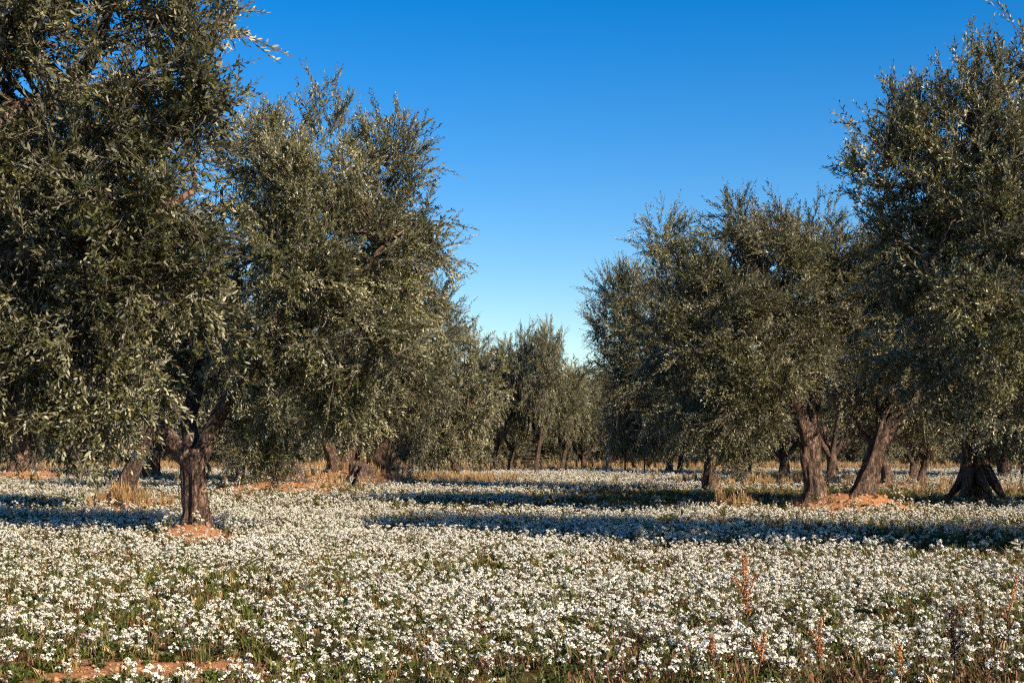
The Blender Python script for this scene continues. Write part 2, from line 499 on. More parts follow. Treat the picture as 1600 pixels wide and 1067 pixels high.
def make_heroes():
    # ---- the tree whose trunk forks beside the left edge of the field
    hero('olive_tree', XA, DA, [
        ([(0, 0, -0.25, 'l'), (306, 800, 0), (303, 765, 0), (302, 722, 0), (300, 705, 0)], [.23, .172, .152, .162, .145], 48, .2, .8),
        ([(303, 735, 0), (285, 708, -.05), (262, 682, -.1), (240, 657, -.1), (205, 610, .2), (190, 520, .5)], [.14, .135, .125, .12, .09, .05], 28, .10, 0),
        ([(302, 735, 0), (318, 700, .05), (334, 665, .1), (348, 638, .1), (400, 560, .3), (480, 430, .4)], [.14, .135, .12, .11, .09, .05], 28, .10, 0),
        ([(301, 730, .1), (300, 690, .3), (296, 655, .5), (310, 590, .9), (330, 430, 1.4)], [.16, .14, .12, .10, .05], 22, .10, 0),
        ([(400, 560, .3), (520, 480, -.5), (600, 380, -.8)], [.08, .06, .03], 10, .05, 0),
    ], [
        (505, 222, 50, .3, .95, 1.3), (430, 250, 56, 0), (400, 300, 85, -.5), (385, 215, 36, .4), (605, 250, 52, .2, .95, 1.2), (560, 290, 70, .5), (480, 310, 90, -.6),
        (640, 335, 54, 0), (638, 400, 56, .5), (560, 390, 95, -.8), (460, 420, 100, -1.4), (375, 440, 50, .9), (600, 460, 75, -.3), (665, 465, 32, .8, 1.2, .8), (520, 500, 95, -1.3),
        (400, 540, 85, -1.0), (600, 550, 62, -.8), (475, 600, 80, -.3), (420, 660, 62, .3), (545, 630, 58, .2), (420, 702, 32, .2, 1.2, .8),
        (250, 400, 110, .8), (150, 420, 110, 1), (60, 450, 90, .5), (250, 560, 60, 1), (120, 560, 70, 1), (330, 540, 60, 0.6),
        (500, 400, 100, 1.6), (580, 480, 80, 1.6), (400, 620, 60, .8)],
        11, 'tall olive tree on a forked trunk with orange soil heaped round its base', 2900, 10, 14, .066, hexa=True, boughs=110, holes=.45)
    # ---- the nearest olive, reaching in from the left edge
    XN, DN = -6.6, 12.4
    mound(XN, DN, 1, .1)
    def n(px, py, r, dy, *a): return (px, py, r, dy, *a)
    hero('olive_tree', XN, DN, [
        ([(0, 0, -.2, 'l'), (.03, 0, .6, 'l'), (.1, 0, 1.3, 'l'), (.2, .1, 1.7, 'l')], [.36, .3, .29, .25], 40, .13, .7),
        ([(.1, 0, 1.3, 'l'), (-120, 420, 0), (0, 200, 0), (70, 165, .2), (140, 95, .4), (170, 20, .5)], [.22, .19, .13, .09, .06, .035], 24, .08, 0),
        ([(.1, 0, 1.3, 'l'), (-300, 300, .6), (-330, 0, 1)], [.2, .13, .05], 20, .08, 0),
        ([(-120, 420, 0), (60, 400, -.4), (200, 360, -.4), (300, 300, -.2)], [.12, .09, .06, .03], 14, .06, 0),
        ([(70, 165, .2), (200, 120, 0), (330, 70, 0)], [.05, .035, .015], 8, .05, 0),
    ], [
        n(318, 75, 42, 0, 1.3, .9), n(290, 20, 75, .2), n(210, 0, 80, 0), n(60, 10, 85, -.3), n(-40, 40, 110, 0), n(30, 90, 60, -.2), n(300, 120, 60, -.2, 1.2), n(230, 165, 75, -.3),
        n(120, 215, 85, -.5), n(20, 270, 100, -.4), n(270, 235, 75, -.2), n(180, 300, 110, -.5), n(285, 330, 62, -.1), n(80, 380, 130, -.5), n(220, 420, 100, -.4), n(285, 470, 55, -.2),
        n(130, 500, 110, -.5), n(10, 500, 120, -.5), n(250, 555, 80, -.4), n(310, 575, 40, -.2, 1.1, .9), n(170, 620, 75, -.5), n(60, 620, 85, -.4), n(-40, 640, 90, -.3), n(215, 655, 45, -.5, 1, .8),
        n(-150, 150, 150, 0), n(-150, 420, 180, .2), n(-300, 100, 200, .3), n(-420, 350, 220, .3), n(-300, 560, 150, 0), n(-560, 200, 180, .4), n(-150, -80, 150, .3), n(-350, -120, 160, .3), n(130, -110, 90, .2), n(250, -70, 80, .2),
        n(60, 330, 140, .9), n(180, 480, 120, .8), n(-50, 250, 150, 1.0), n(80, 560, 110, .8), n(200, 250, 90, .6)],
        12, 'nearest olive tree, its leafy boughs drooping in from beyond the left edge', 2700, 10, 14, .064, hexa=True, boughs=130, holes=.5, olives=110)
    # ---- right foreground olive
    XR, DR = 9.0, 20.0
    hero('olive_tree', XR, DR, [
        ([(0, 0, -.2, 'l'), (.05, 0, .7, 'l'), (-.1, 0, 1.5, 'l')], [.36, .29, .25], 40, .13, .7),
        ([(-.1, 0, 1.4, 'l'), (1700, 520, 0), (1620, 400, 0), (1545, 290, 0), (1510, 180, 0)], [.19, .15, .11, .07, .03], 20, .08, 0),
        ([(-.1, 0, 1.4, 'l'), (1680, 560, -.4), (1560, 480, -.5), (1450, 420, -.5)], [.17, .11, .07, .03], 16, .08, 0),
        ([(1545, 290, 0), (1460, 265, 0), (1380, 230, 0)], [.06, .045, .02], 8, .05, 0),
        ([(-.1, 0, 1.4, 'l'), (1800, 400, .3), (1850, 200, .5)], [.18, .13, .05], 16, .08, 0),
    ], [
        (1385, 205, 42, .2, .9, 1.1), (1362, 265, 40, 0, 1.1, .8), (1400, 250, 60, -.3), (1435, 215, 56, .2), (1405, 195, 40, 0), (1385, 340, 46, .1, .9, 1.1), (1450, 320, 80, .2), (1505, 145, 42, .1, 1.1, 1.1), (1565, 140, 52, 0), (1520, 230, 80, -.3),
        (1620, 105, 52, .2, 1, 1.2), (1600, 260, 100, -.5), (1500, 360, 80, -.3), (1430, 400, 70, .4), (1580, 400, 110, -.7), (1500, 480, 85, -.6), (1420, 470, 55, .2), (1580, 540, 95, -.8), (1500, 580, 62, -.5), (1630, 640, 70, -.6), (1570, 640, 48, -.7),
        (1700, 200, 130, 0), (1720, 380, 150, -.2), (1720, 560, 130, -.2), (1850, 250, 160, .2), (1880, 450, 170, .3), (1800, 80, 120, .3), (2000, 300, 160, .3), (2000, 500, 140, .3), (1850, 620, 110, 0), (1400, 560, 40, 0), (1560, 300, 110, 1.2), (1600, 480, 110, 1.2)],
        13, 'dark tall olive tree overhanging the field at the right edge', 2900, 10, 14, .066, hexa=True, boughs=120, holes=.45)
    # ---- centre right pair
    hero('olive_tree', XC1, DC1, [
        ([(0, 0, -.25, 'l'), (1273, 765, 0), (1268, 730, 0), (1265, 690, 0), (1262, 660, 0)], [.30, .21, .17, .175, .165], 44, .20, .9),
        ([(1262, 690, 0), (1254, 665, -.1), (1248, 640, -.15), (1215, 560, -.3), (1170, 440, -.3)], [.19, .17, .15, .10, .04], 26, .10, 0),
        ([(1264, 690, 0), (1270, 650, .1), (1274, 610, .2), (1280, 500, .3), (1270, 400, .3)], [.18, .15, .13, .10, .04], 22, .10, 0),
        ([(1215, 560, -.3), (1130, 480, -.2), (1060, 420, 0)], [.09, .06, .03], 10, .05, 0),
    ], [
        (1148, 358, 36, .1, 1, 1.1), (1235, 362, 40, .2, 1.0, 1.0), (1280, 375, 44, 0), (1045, 380, 38, .2, 1, 1.25), (1130, 415, 55, -.3), (1210, 410, 70, -.4), (1300, 430, 55, 0),
        (1060, 450, 58, -.2), (1130, 480, 75, -.8), (1215, 500, 80, -1), (1290, 500, 60, -.2), (1050, 530, 60, -.5), (1120, 570, 75, -1.2), (1200, 590, 75, -1.3), (1265, 565, 45, -.8), (1070, 620, 55, -.8), (1140, 650, 60, -1.3), (1195, 650, 45, -1.2), (1150, 700, 34, -1.2, 1.2, .8),
        (1250, 450, 80, 1.2), (1150, 500, 90, 1.2), (1200, 420, 80, 1.2), (1300, 400, 45, .5)],
        14, 'broad olive tree over the straight ridged trunk, right of the open sky', 2300, 9, 13, .072, hexa=False, boughs=70, holes=.5, shoot_len=.30, upright=.85, blen=.5)
    hero('olive_tree', XC3, DC3, [
        ([(0, 0, -.25, 'l'), (1350, 768, 0), (1360, 735, 0), (1376, 690, 0), (1388, 655, 0)], [.33, .23, .185, .175, .165], 44, .20, .8),
        ([(1384, 670, 0), (1380, 640, .1), (1385, 560, .4), (1400, 450, .5)], [.18, .16, .11, .05], 22, .10, 0),
        ([(1382, 680, 0), (1400, 650, -.1), (1450, 600, -.3), (1500, 520, -.3)], [.17, .13, .09, .04], 22, .10, 0),
    ], [
        (1350, 400, 48, .4), (1400, 430, 70, .3), (1470, 430, 80, .5), (1350, 500, 55, .2), (1420, 530, 80, -.2), (1500, 520, 85, 0), (1360, 590, 55, 0), (1430, 600, 65, -.6), (1500, 610, 60, -.4), (1550, 560, 60, 0), (1400, 480, 90, 1.2), (1480, 560, 80, 1.2), (1320, 450, 40, .6), (1340, 640, 34, .2), (1450, 650, 40, -.4)],
        15, 'olive tree on the thick trunk that leans to the right on orange soil', 1500, 9, 13, .072, hexa=False, boughs=50, holes=.8, shoot_len=.34)
    hero('olive_tree', XC2, DC2, [
        ([(0, 0, -.25, 'l'), (1110, 735, 0), (1110, 700, 0), (1108, 665, 0)], [.24, .18, .155, .14], 32, .12, .7),
        ([(1108, 690, 0), (1070, 620, -.2), (1010, 530, 0)], [.16, .10, .04], 12, .05, 0),
        ([(1108, 690, 0), (1130, 600, .2), (1130, 500, .2)], [.16, .10, .04], 12, .05, 0),
    ], [
        (965, 455, 30, .2, 1, 1.1), (1000, 465, 36, 0), (950, 510, 30, 0), (985, 530, 45, -.4), (1030, 500, 55, -.3), (960, 580, 34, .2), (1005, 600, 50, -.6), (1050, 580, 60, -.8), (1030, 655, 44, -.8), (1080, 650, 50, -1), (975, 640, 30, -.2), (1100, 560, 70, .5), (1100, 480, 60, .6), (1150, 640, 50, 0), (1030, 560, 60, 1)],
        16, 'dark shaded olive tree whose trunk is almost black, left of the broad one', 1500, 8, 12, .085, hexa=False, boughs=35, holes=.75, shoot_len=.4, wfac=.3)
    hero('olive_tree', XC4, DC4, [
        ([(0, 0, -.25, 'l'), (1522, 755, 0), (1522, 725, 0), (1524, 690, 0), (1520, 660, 0)], [.22, .25, .27, .25, .2], 44, .22, .1),
        ([(1514, 722, -.1), (1502, 752, -.3), (1481, 778, -.45)], [.14, .105, .05], 18, .2, 0),
        ([(1526, 735, -.25), (1536, 755, -.55), (1552, 778, -.7)], [.14, .11, .05], 18, .10, 0),
        ([(1533, 722, -.1), (1551, 752, -.25), (1569, 779, -.35)], [.14, .105, .05], 18, .2, 0),
        ([(1514, 735, -.3), (1510, 758, -.6), (1500, 780, -.75)], [.12, .10, .05], 18, .10, 0),
        ([(1522, 670, 0), (1490, 600, 0), (1480, 500, 0)], [.2, .12, .05], 14, .05, 0),
        ([(1524, 690, 0), (1570, 600, 0), (1600, 500, 0)], [.2, .12, .05], 14, .05, 0),
    ], [
        (1480, 400, 70, 0), (1560, 380, 80, 0), (1640, 430, 80, 0), (1480, 500, 80, -.3), (1560, 500, 90, -.5), (1640, 540, 80, 0), (1500, 600, 60, -.5), (1575, 610, 65, -.6), (1640, 640, 60, -.2), (1460, 610, 45, 0), (1540, 660, 40, -.4), (1600, 670, 45, -.2)],
        17, 'olive tree with spreading buttress roots at the right edge of the grove', 1300, 8, 12, .08, hexa=False, boughs=40, holes=.9, shoot_len=.36)
    # ---- left middle distance
    hero('olive_tree', XL2, DL2, [
        ([(0, 0, -.2, 'l'), (196, 758, 0), (212, 722, 0), (228, 690, 0), (240, 650, .1)], [.26, .19, .16, .14, .11], 36, .13, .8),
        ([(228, 690, 0), (200, 600, .2), (180, 500, .2)], [.12, .09, .04], 12, .05, 0),
    ], [(200, 640, 62, .4), (120, 610, 65, 0), (270, 560, 70, .4), (180, 520, 90, 0), (100, 500, 80, 0), (240, 450, 80, 0), (320, 500, 60, .3), (150, 400, 80, 0), (250, 380, 60, 0), (170, 670, 40, 0), (120, 660, 40, .2)],
        18, 'olive tree with a slim trunk leaning right out of mossy soil, left of the fork', 900, 8, 12, .08, hexa=False, boughs=30, shoot_len=.36)
    hero('olive_tree', XL5, DL5, [
        ([(0, 0, -.2, 'l'), (450, 730, 0), (446, 690, 0)], [.42, .3, .2], 30, .15, .8),
        ([(448, 720, 0), (420, 660, 0), (400, 560, 0)], [.16, .12, .05], 12, .05, 0),
    ], [(400, 700, 34, -.4), (440, 680, 36, -.5), (380, 650, 45, 0), (450, 620, 50, 0), (400, 580, 55, 0), (350, 600, 45, 0), (470, 540, 55, 0), (400, 500, 60, 0), (330, 540, 50, 0), (490, 610, 40, 0), (385, 715, 22, -.6), (345, 670, 35, .5)],
        19, 'olive tree whose leafy skirt nearly touches the orange bank beside the fork', 1000, 8, 12, .088, hexa=False, boughs=25, shoot_len=.38, wfac=.3)
    hero('olive_tree', XL6, DL6, [
        ([(-.05, 0, -.2, 'l'), (524, 728, 0), (515, 700, 0), (508, 680, 0), (490, 620, 0)], [.26, .2, .17, .14, .08], 26, .13, .8),
        ([(.1, .1, -.2, 'l'), (540, 728, .1), (547, 705, .1), (556, 670, .1), (575, 600, .1)], [.26, .2, .17, .14, .07], 26, .13, .8),
    ], [(500, 650, 38, 0), (470, 600, 48, 0), (560, 640, 40, .4), (540, 580, 55, 0), (600, 600, 45, 0), (480, 520, 55, 0), (560, 510, 55, 0), (620, 540, 45, 0), (530, 450, 50, 0), (600, 460, 45, 0), (450, 660, 26, 0), (590, 660, 26, .3)],
        20, 'olive tree with two trunks parting in a narrow V above orange soil', 950, 8, 12, .09, hexa=False, boughs=25, shoot_len=.38, wfac=.3)
    hero('olive_tree', XL7, DL7, [
        ([(0, 0, -.2, 'l'), (594, 725, 0), (600, 700, 0), (606, 675, 0), (615, 600, 0)], [.36, .28, .22, .18, .1], 30, .13, .7),
        ([(.5, .3, -.2, 'l'), (608, 730, .3), (615, 708, .3)], [.2, .16, .12], 18, .1, .4),
    ], [(590, 650, 30, 0), (640, 650, 38, 0), (610, 600, 45, 0), (660, 600, 42, 0), (570, 570, 40, 0), (640, 540, 50, 0), (690, 520, 34, 0, 1, 1.2), (670, 480, 34, 0, 1, 1.1), (600, 500, 45, 0), (640, 470, 40, 0), (650, 690, 24, 0)],
        21, 'olive tree with one stout mottled trunk and a cut stub, left of the gap', 900, 8, 12, .09, hexa=False, boughs=25, shoot_len=.38, wfac=.3)


# ------------------------------------------------------------------ generic grove trees
def generic(seed, fork, lowness, clusters=760, leaf=.12, spiky=1.0):
    rs = np.random.default_rng(seed)
    g = Geo()
    lean = 0.35
    if fork == 0:
        g.add(tube([(0, 0, -.25), (.05, 0, .6), (lean, 0, 1.5)], [.24, .19, .16], 18, .1, .12, .6, seed))
        tips = [(-.9, .2, 3.2), (1.3, -.2, 3.3), (.4, .9, 3.6), (.3, -.9, 3.4)]
        st = (lean, 0, 1.45)
    elif fork == 1:
        g.add(tube([(0, 0, -.25), (.0, 0, .5), (.05, 0, .95)], [.28, .24, .22], 18, .1, .14, .6, seed))
        tips = [(-1.3, 0, 3.0), (1.4, .2, 3.0), (0, .9, 3.5), (.2, -.9, 3.2)]
        st = (.05, 0, .85)
    else:
        g.add(tube([(0, 0, -.25), (.0, 0, .8), (.0, 0, 1.6)], [.11, .09, .08], 12, .1, .08, .3, seed))
        tips = [(-.9, 0, 3.0), (.9, .2, 3.0), (0, .6, 3.3), (.2, -.7, 3.2)]
        st = (.0, 0, 1.5)
    roots = []
    for t in tips:
        m = ((st[0] + t[0]) / 2 + t[0] * .15, (st[1] + t[1]) / 2, (st[2] + t[2]) / 2 - .1)
        r = .14 if fork != 2 else .06
        g.add(tube([st, m, t, (t[0] * 1.2, t[1] * 1.2, t[2] + 1.4)], [r, r * .8, r * .5, r * .2], 10, .3, .06, 0, seed))
        roots += [t, (t[0] * 1.2, t[1] * 1.2, t[2] + 1.3), m]
    bl = []
    for i in range(26):
        a = i * 2.4 + rs.uniform(0, .6); f = (i + .5) / 26
        z = lowness + f * (5.9 - lowness)
        prof = math.sin(math.pi * min(1, max(.12, (z - lowness + 1.0) / (7.4 - lowness)))) ** .55
        rad = 2.15 * prof * rs.uniform(.55, 1.2)
        r = rs.uniform(.55, 1.15)
        bl.append((math.cos(a) * rad, math.sin(a) * rad, z, r, r, r * rs.uniform(.8, 1.25)))
    for i in range(5):
        a = rs.uniform(0, 6.28); q = rs.uniform(.2, 1.5)
        bl.append((math.cos(a) * q, math.sin(a) * q, rs.uniform(5.5, 6.3), .62 * spiky, .62, rs.uniform(.5, .95)))
    for i in range(5):
        bl.append((rs.normal() * .7, rs.normal() * .7, rs.uniform(2.4, 5), 1.1, 1.1, 1.1))
    V, polys, mi, tone, c = foliage(rs, bl, clusters, 8, 10, leaf, hexa=False, shoot_len=.38, wfac=.33, zlo=lowness, zhi=6.6, holes=.75, blen=.34, upright=.6)
    branches(g, rs, roots, c, 36, .03)
    return g.mesh('trunk', M_BARK), mesh_np('crown', V, polys, [M_LEAF, M_TWIG], mi, tone)


def place(protos, k, px, yv, top, hw, label, group=None, flip=False, rz=None, name='olive_tree', X=None, D=None, H=None, Wd=None):
    if X is None:
        X, D = base(px, yv)
        s = FPX / D
        H = CAMH + (HORI - top) / s; Wd = hw / s
    e = bpy.data.objects.new(name, None); COL.objects.link(e)
    e.location = (X, D, float(ground_h(X, D)))
    e.rotation_euler.z = (math.pi if flip else 0.0) if rz is None else rz
    e.scale = (Wd / 2.9, Wd / 2.9, H / 7.35)
    tag(e, label, 'olive tree', group)
    for nm, me in zip(('trunk', 'crown'), protos[k]):
        obj(nm, me, e)
    return e


def make_grove():
    G = [generic(31, 0, 2.8), generic(32, 1, 2.6), generic(33, 2, 2.7, 620), generic(34, 0, 1.3), generic(35, 1, 2.5), generic(36, 1, .8)]
    T = [
        (4, 236, 738, 400, 170, 'olive tree with an upright dark trunk seen between the leaning trunk and the fork', 0),
        (1, 38, 738, 330, 210, 'olive tree on a pale trunk rising from the orange mound at far left', 0),
        (3, 712, 738, 492, 82, 'rounded grey green olive tree with its crown down to the ground, right of the stub', 0),
        (0, 770, 731, 508, 60, 'olive tree deep in shade with a thin dark trunk, left of the gap', 0),
        (0, 796, 731, 560, 46, 'olive tree on a short trunk leaning right, left of the curved pale trunk', 0),
        (0, 838, 732, 478, 50, 'tallest tree of the far row, on a curved pale trunk below the sky gap', 0),
        (0, 878, 731, 552, 46, 'olive tree on the straight sunlit trunk just right of the curved one', 0),
        (4, 912, 727, 590, 48, 'low olive tree filling the bottom of the sky gap behind a thin trunk', 0),
        (2, 977, 730, 610, 40, 'young olive tree with a thin forked pale trunk in dry grass', 0),
        (2, 1007, 730, 620, 36, 'young olive tree with a single thin straight trunk in dry grass', 0),
        (1, 1046, 731, 560, 60, 'olive tree on the left one of two stout pale trunks in far shade', 0),
        (0, 1062, 731, 540, 55, 'olive tree on the right one of two stout pale trunks in far shade', 0),
        (1, 1225, 735, 520, 80, 'distant olive tree with a twisted pale trunk left of the ridged trunk', 0),
        (4, 1168, 733, 540, 70, 'distant olive tree with dim brown trunk under the broad crown', 0),
        (0, 1386, 752, 500, 110, 'olive tree with a rooted pale trunk between the leaning trunk and the thin one', 1),
        (1, 1428, 745, 540, 80, 'olive tree with a dark forked trunk behind the slim sunlit one', 0),
        (0, 1438, 750, 560, 80, 'olive tree on a slim sunlit trunk leaning right, left of the buttress roots', 0),
        (4, 1568, 738, 520, 100, 'distant olive tree with thin trunk right of the buttress roots', 0),
        (1, 1605, 740, 480, 110, 'distant olive tree cut by the right edge of the photo', 0),
        (3, 664, 737, 560, 60, 'low olive tree with pale dry grass at its foot, between stub and gap', 0),
        (3, 375, 742, 520, 90, 'olive tree hidden behind the forked trunk, its crown down to the flowers', 0),
        (4, 120, 738, 420, 120, 'olive tree in the shade behind the drooping boughs at left', 1),
        (1, 1300, 738, 470, 90, 'distant olive tree between the ridged trunk and the leaning trunk', 0),
    ]
    for i, (k, px, yv, top, hw, lab, fl) in enumerate(T):
        place(G, k, px, yv, top, hw, lab, None, bool(fl), rz=None if k in (0, 2) else i * 1.3)
    # rows behind
    rs = np.random.default_rng(5)
    n = 0
    for row, D in enumerate((78.0, 87.0, 97.0, 109.0)):
        w = D * 0.42
        x = -w
        while x < w:
            X = x + rs.uniform(-1.2, 1.2)
            place(G, int(rs.choice([3, 5, 5])), 0, 0, 0, 0, 'olive tree in the dim rows beyond the far trunks', 'olive trees in the rows beyond',
                  rz=rs.uniform(0, 6.28), X=X, D=D + rs.uniform(-2, 2), H=rs.uniform(5.0, 6.3), Wd=rs.uniform(3.2, 4.2))
            x += 5.8
    # the tree beyond the right edge whose shadow falls across the flowers
    place(G, 1, 0, 0, 0, 0, 'olive tree beyond the right edge that shades the nearer flowers', rz=1.0, X=15.5, D=17.0, H=7.3, Wd=3.8)
    place(G, 4, 0, 0, 0, 0, 'olive tree beyond the right edge that shades the farther flowers', rz=2.0, X=17.5, D=29.0, H=7.3, Wd=3.8)


def make_wood():
    """the far-off wood that closes the view"""
    rs = np.random.default_rng(9)
    bl = []
    for i in range(170):
        Y = rs.uniform(125, 175); X = rs.uniform(-85, 85)
        h = rs.uniform(4.5, 7.5)
        for z in np.arange(0.4, h, 1.5):
            bl.append((X + rs.normal() * .8, Y, z, 2.4, 2.0, 1.5))
    for X, Y, h in ((9.3, 150, 9.4), (12.0, 152, 8.8), (6.0, 155, 7.8)):
        for z in np.arange(1.0, h - .8, 1.2):
            bl.append((X, Y, z, 1.9, 1.9, 1.0))
    V, polys, mi, tone, c = foliage(rs, bl, 9000, 4, 8, .34, hexa=False, shoot_len=.9, wfac=.45)
    o = obj('distant_wood', mesh_np('distant_wood', V, polys, [M_PINE, M_TWIG], mi, tone))
    tag(o, 'dark far-off wood closing the view behind the olive rows', 'wood', None, 'stuff')


# ================================================================== GROUND
def make_ground():
    xs = np.concatenate([-np.geomspace(2500, 32, 26), np.arange(-30, 30.01, .22), np.geomspace(32, 2500, 26)])
    ys = np.concatenate([-np.geomspace(800, 4, 16), np.arange(2, 48, .2), np.arange(48, 90, .45), np.geomspace(91, 3500, 30)])
    Xg, Yg = np.meshgrid(xs, ys)
    Z = ground_h(Xg, Yg)
    nx = len(xs); ny = len(ys)
    i = np.arange(ny - 1)[:, None] * nx; j = np.arange(nx - 1)[None]
    F = np.stack([i + j, i + j + 1, i + nx + j + 1, i + nx + j], -1).reshape(-1, 4)
    me = mesh_np('field', np.stack([Xg, Yg, Z], -1).reshape(-1, 3), [F], [ground_material()], smooth=True)
    a = me.attributes.new('bare', 'FLOAT', 'POINT')
    a.data.foreach_set('value', bareness(Xg, Yg).ravel().astype(np.float32))
    o = obj('ground', me)
    tag(o, 'orange soil of the olive grove under white flowers and weeds', None, None, 'structure')


# ================================================================== SMALL PLANTS
class PB:
    """collects faces by material for a small plant"""
    def __init__(s): s.v = []; s.f = []; s.m = []

    def poly(s, pts, m):
        k = len(s.v); s.v += [tuple(p) for p in pts]; s.f.append(tuple(range(k, k + len(pts)))); s.m.append(m)

    def ribbon(s, pts, w0, w1, m, side=None):
        pts = [np.array(p, float) for p in pts]
        d = pts[-1] - pts[0]
        if side is None:
            side = unit(np.cross(d, np.array([.3, .7, .2])))
        n = len(pts)
        k = len(s.v)
        for i, p in enumerate(pts):
            w = w0 + (w1 - w0) * i / (n - 1)
            s.v += [tuple(p - side * w), tuple(p + side * w)]
        for i in range(n - 1):
            s.f.append((k + 2 * i, k + 2 * i + 1, k + 2 * i + 3, k + 2 * i + 2)); s.m.append(m)

    def build(s, name, mats):
        me = bpy.data.meshes.new(name)
        me.from_pydata(s.v, [], s.f)
        for m in mats: me.materials.append(m)
        me.polygons.foreach_set('material_index', s.m)
        me.update()
        return bpy.data.objects.new(name, me)


def flower_proto(seed, spent=False):
    rs = np.random.default_rng(seed); b = PB()
    ns = rs.integers(3, 7)
    for s in range(ns):
        a = rs.uniform(0, 6.28); sp = rs.uniform(.01, .10); h = rs.uniform(.10, .24)
        tip = np.array([math.cos(a) * sp, math.sin(a) * sp, h])
        mid = tip * np.array([.45, .45, .55])
        b.ribbon([(0, 0, 0), mid, tip], .003, .0018, 1)
        # side twigs, small leaves and seed pods
        for q in range(5):
            t = rs.uniform(.2, .9); p = tip * np.array([t, t, t]); d = unit(rs.normal(size=3) + np.array([0, 0, .6]))
            b.ribbon([p, p + d * rs.uniform(.03, .07)], .0045, .001, int(rs.choice([1, 2, 2])))
        nf = rs.integers(9, 14) if not spent else rs.integers(0, 4)
        for q in range(nf):
            rr = .023 * math.sqrt((q + .4) / nf) * rs.uniform(.8, 1.2); aa = q * 2.4
            off = np.array([math.cos(aa) * rr, math.sin(aa) * rr, -rr * rr * 32 + rs.uniform(-.007, .007)])
            nrm = unit(np.array([off[0] * 58, off[1] * 58, .8]) + rs.normal(size=3) * .45)
            u = unit(np.cross(nrm, rs.normal(size=3))); w = np.cross(nrm, u)
            c = tip + off; R = rs.uniform(.0065, .0100)
            for k in range(4):
                t1 = k * math.pi / 2; d = math.cos(t1) * u + math.sin(t1) * w; e = np.cross(nrm, d)
                lift = nrm * R * .25
                b.poly([c, c + d * R * .6 + e * R * .52 + lift, c + d * R * 1.05 + e * R * .25 + lift, c + d * R * 1.05 - e * R * .25 + lift, c + d * R * .6 - e * R * .52 + lift], 0)
            ce = c + nrm * .0012
            b.poly([ce + u * .0018, ce + w * .0018, ce - u * .0018, ce - w * .0018], 3)
    return b.build('wall_rocket', [M_PETAL, M_STEM, M_GREEN, M_EYE])


def weed_proto(seed, mats=(0,), tall=.16, n=26, wide=.012, upright=.6):
    rs = np.random.default_rng(seed); b = PB()
    for i in range(n):
        a = rs.uniform(0, 6.28); h = tall * rs.uniform(.5, 1.2); out = h * rs.uniform(.3, 1.1) / upright * .7
        d = np.array([math.cos(a), math.sin(a), 0]); s0 = rs.normal(size=3) * .03; s0[2] = 0
        side = np.array([-d[1], d[0], 0])
        p0 = s0; p1 = s0 + d * out * .45 + np.array([0, 0, h * .7]); p2 = s0 + d * out + np.array([0, 0, h * rs.uniform(.6, 1.05)])
        m = int(rs.choice(mats))
        k = len(b.v)
        w = wide * rs.uniform(.6, 1.3)
        b.v += [tuple(p0), tuple(p1 - side * w), tuple(p2), tuple(p1 + side * w)]
        b.f.append((k, k + 1, k + 2, k + 3)); b.m.append(m)
    return b.build('weed', [M_GREEN, M_GRASS, M_RUST, M_DRY])


def gn_scatter(name, protos, P, rot, scl, idx):
    me = bpy.data.meshes.new(name)
    me.vertices.add(len(P)); me.vertices.foreach_set('co', np.asarray(P, np.float32).ravel())
    a = me.attributes.new('rot', 'FLOAT_VECTOR', 'POINT'); a.data.foreach_set('vector', np.asarray(rot, np.float32).ravel())
    a = me.attributes.new('scl', 'FLOAT', 'POINT'); a.data.foreach_set('value', np.asarray(scl, np.float32))
    a = me.attributes.new('idx', 'INT', 'POINT'); a.data.foreach_set('value', np.asarray(idx, np.int32))
    o = obj(name, me)
    ng = bpy.data.node_groups.new(name, 'GeometryNodeTree')
    ng.interface.new_socket('Geometry', in_out='INPUT', socket_type='NodeSocketGeometry')
    ng.interface.new_socket('Geometry', in_out='OUTPUT', socket_type='NodeSocketGeometry')
    gi = ng.nodes.new('NodeGroupInput'); go = ng.nodes.new('NodeGroupOutput')
    iop = ng.nodes.new('GeometryNodeInstanceOnPoints'); iop.inputs['Pick Instance'].default_value = True
    jn = ng.nodes.new('GeometryNodeJoinGeometry')
    for p in protos:
        oi = ng.nodes.new('GeometryNodeObjectInfo'); oi.inputs['Object'].default_value = p
        oi.inputs['As Instance'].default_value = True
        ng.links.new(oi.outputs['Geometry'], jn.inputs[0])

    def attr(nm, typ):
        n = ng.nodes.new('GeometryNodeInputNamedAttribute'); n.data_type = typ; n.inputs['Name'].default_value = nm
        return n.outputs['Attribute']
    ng.links.new(gi.outputs[0], iop.inputs['Points']); ng.links.new(jn.outputs[0], iop.inputs['Instance'])
    ng.links.new(attr('idx', 'INT'), iop.inputs['Instance Index'])
    ng.links.new(attr('rot', 'FLOAT_VECTOR'), iop.inputs['Rotation'])
    ng.links.new(attr('scl', 'FLOAT'), iop.inputs['Scale'])
    ng.links.new(iop.outputs[0], go.inputs[0])
    md = o.modifiers.new('scatter', 'NODES'); md.node_group = ng
    return o


def candidates(rs, per_m2, y0, y1, margin=2.5):
    """uniform points over the wedge the camera can see, with a margin"""
    w1 = y1 * .37 + margin
    n = int(per_m2 * (y1 - y0) * 2 * w1)
    x = rs.uniform(-w1, w1, n); y = rs.uniform(y0, y1, n)
    k = np.abs(x) < y * .37 + margin
    return x[k], y[k]


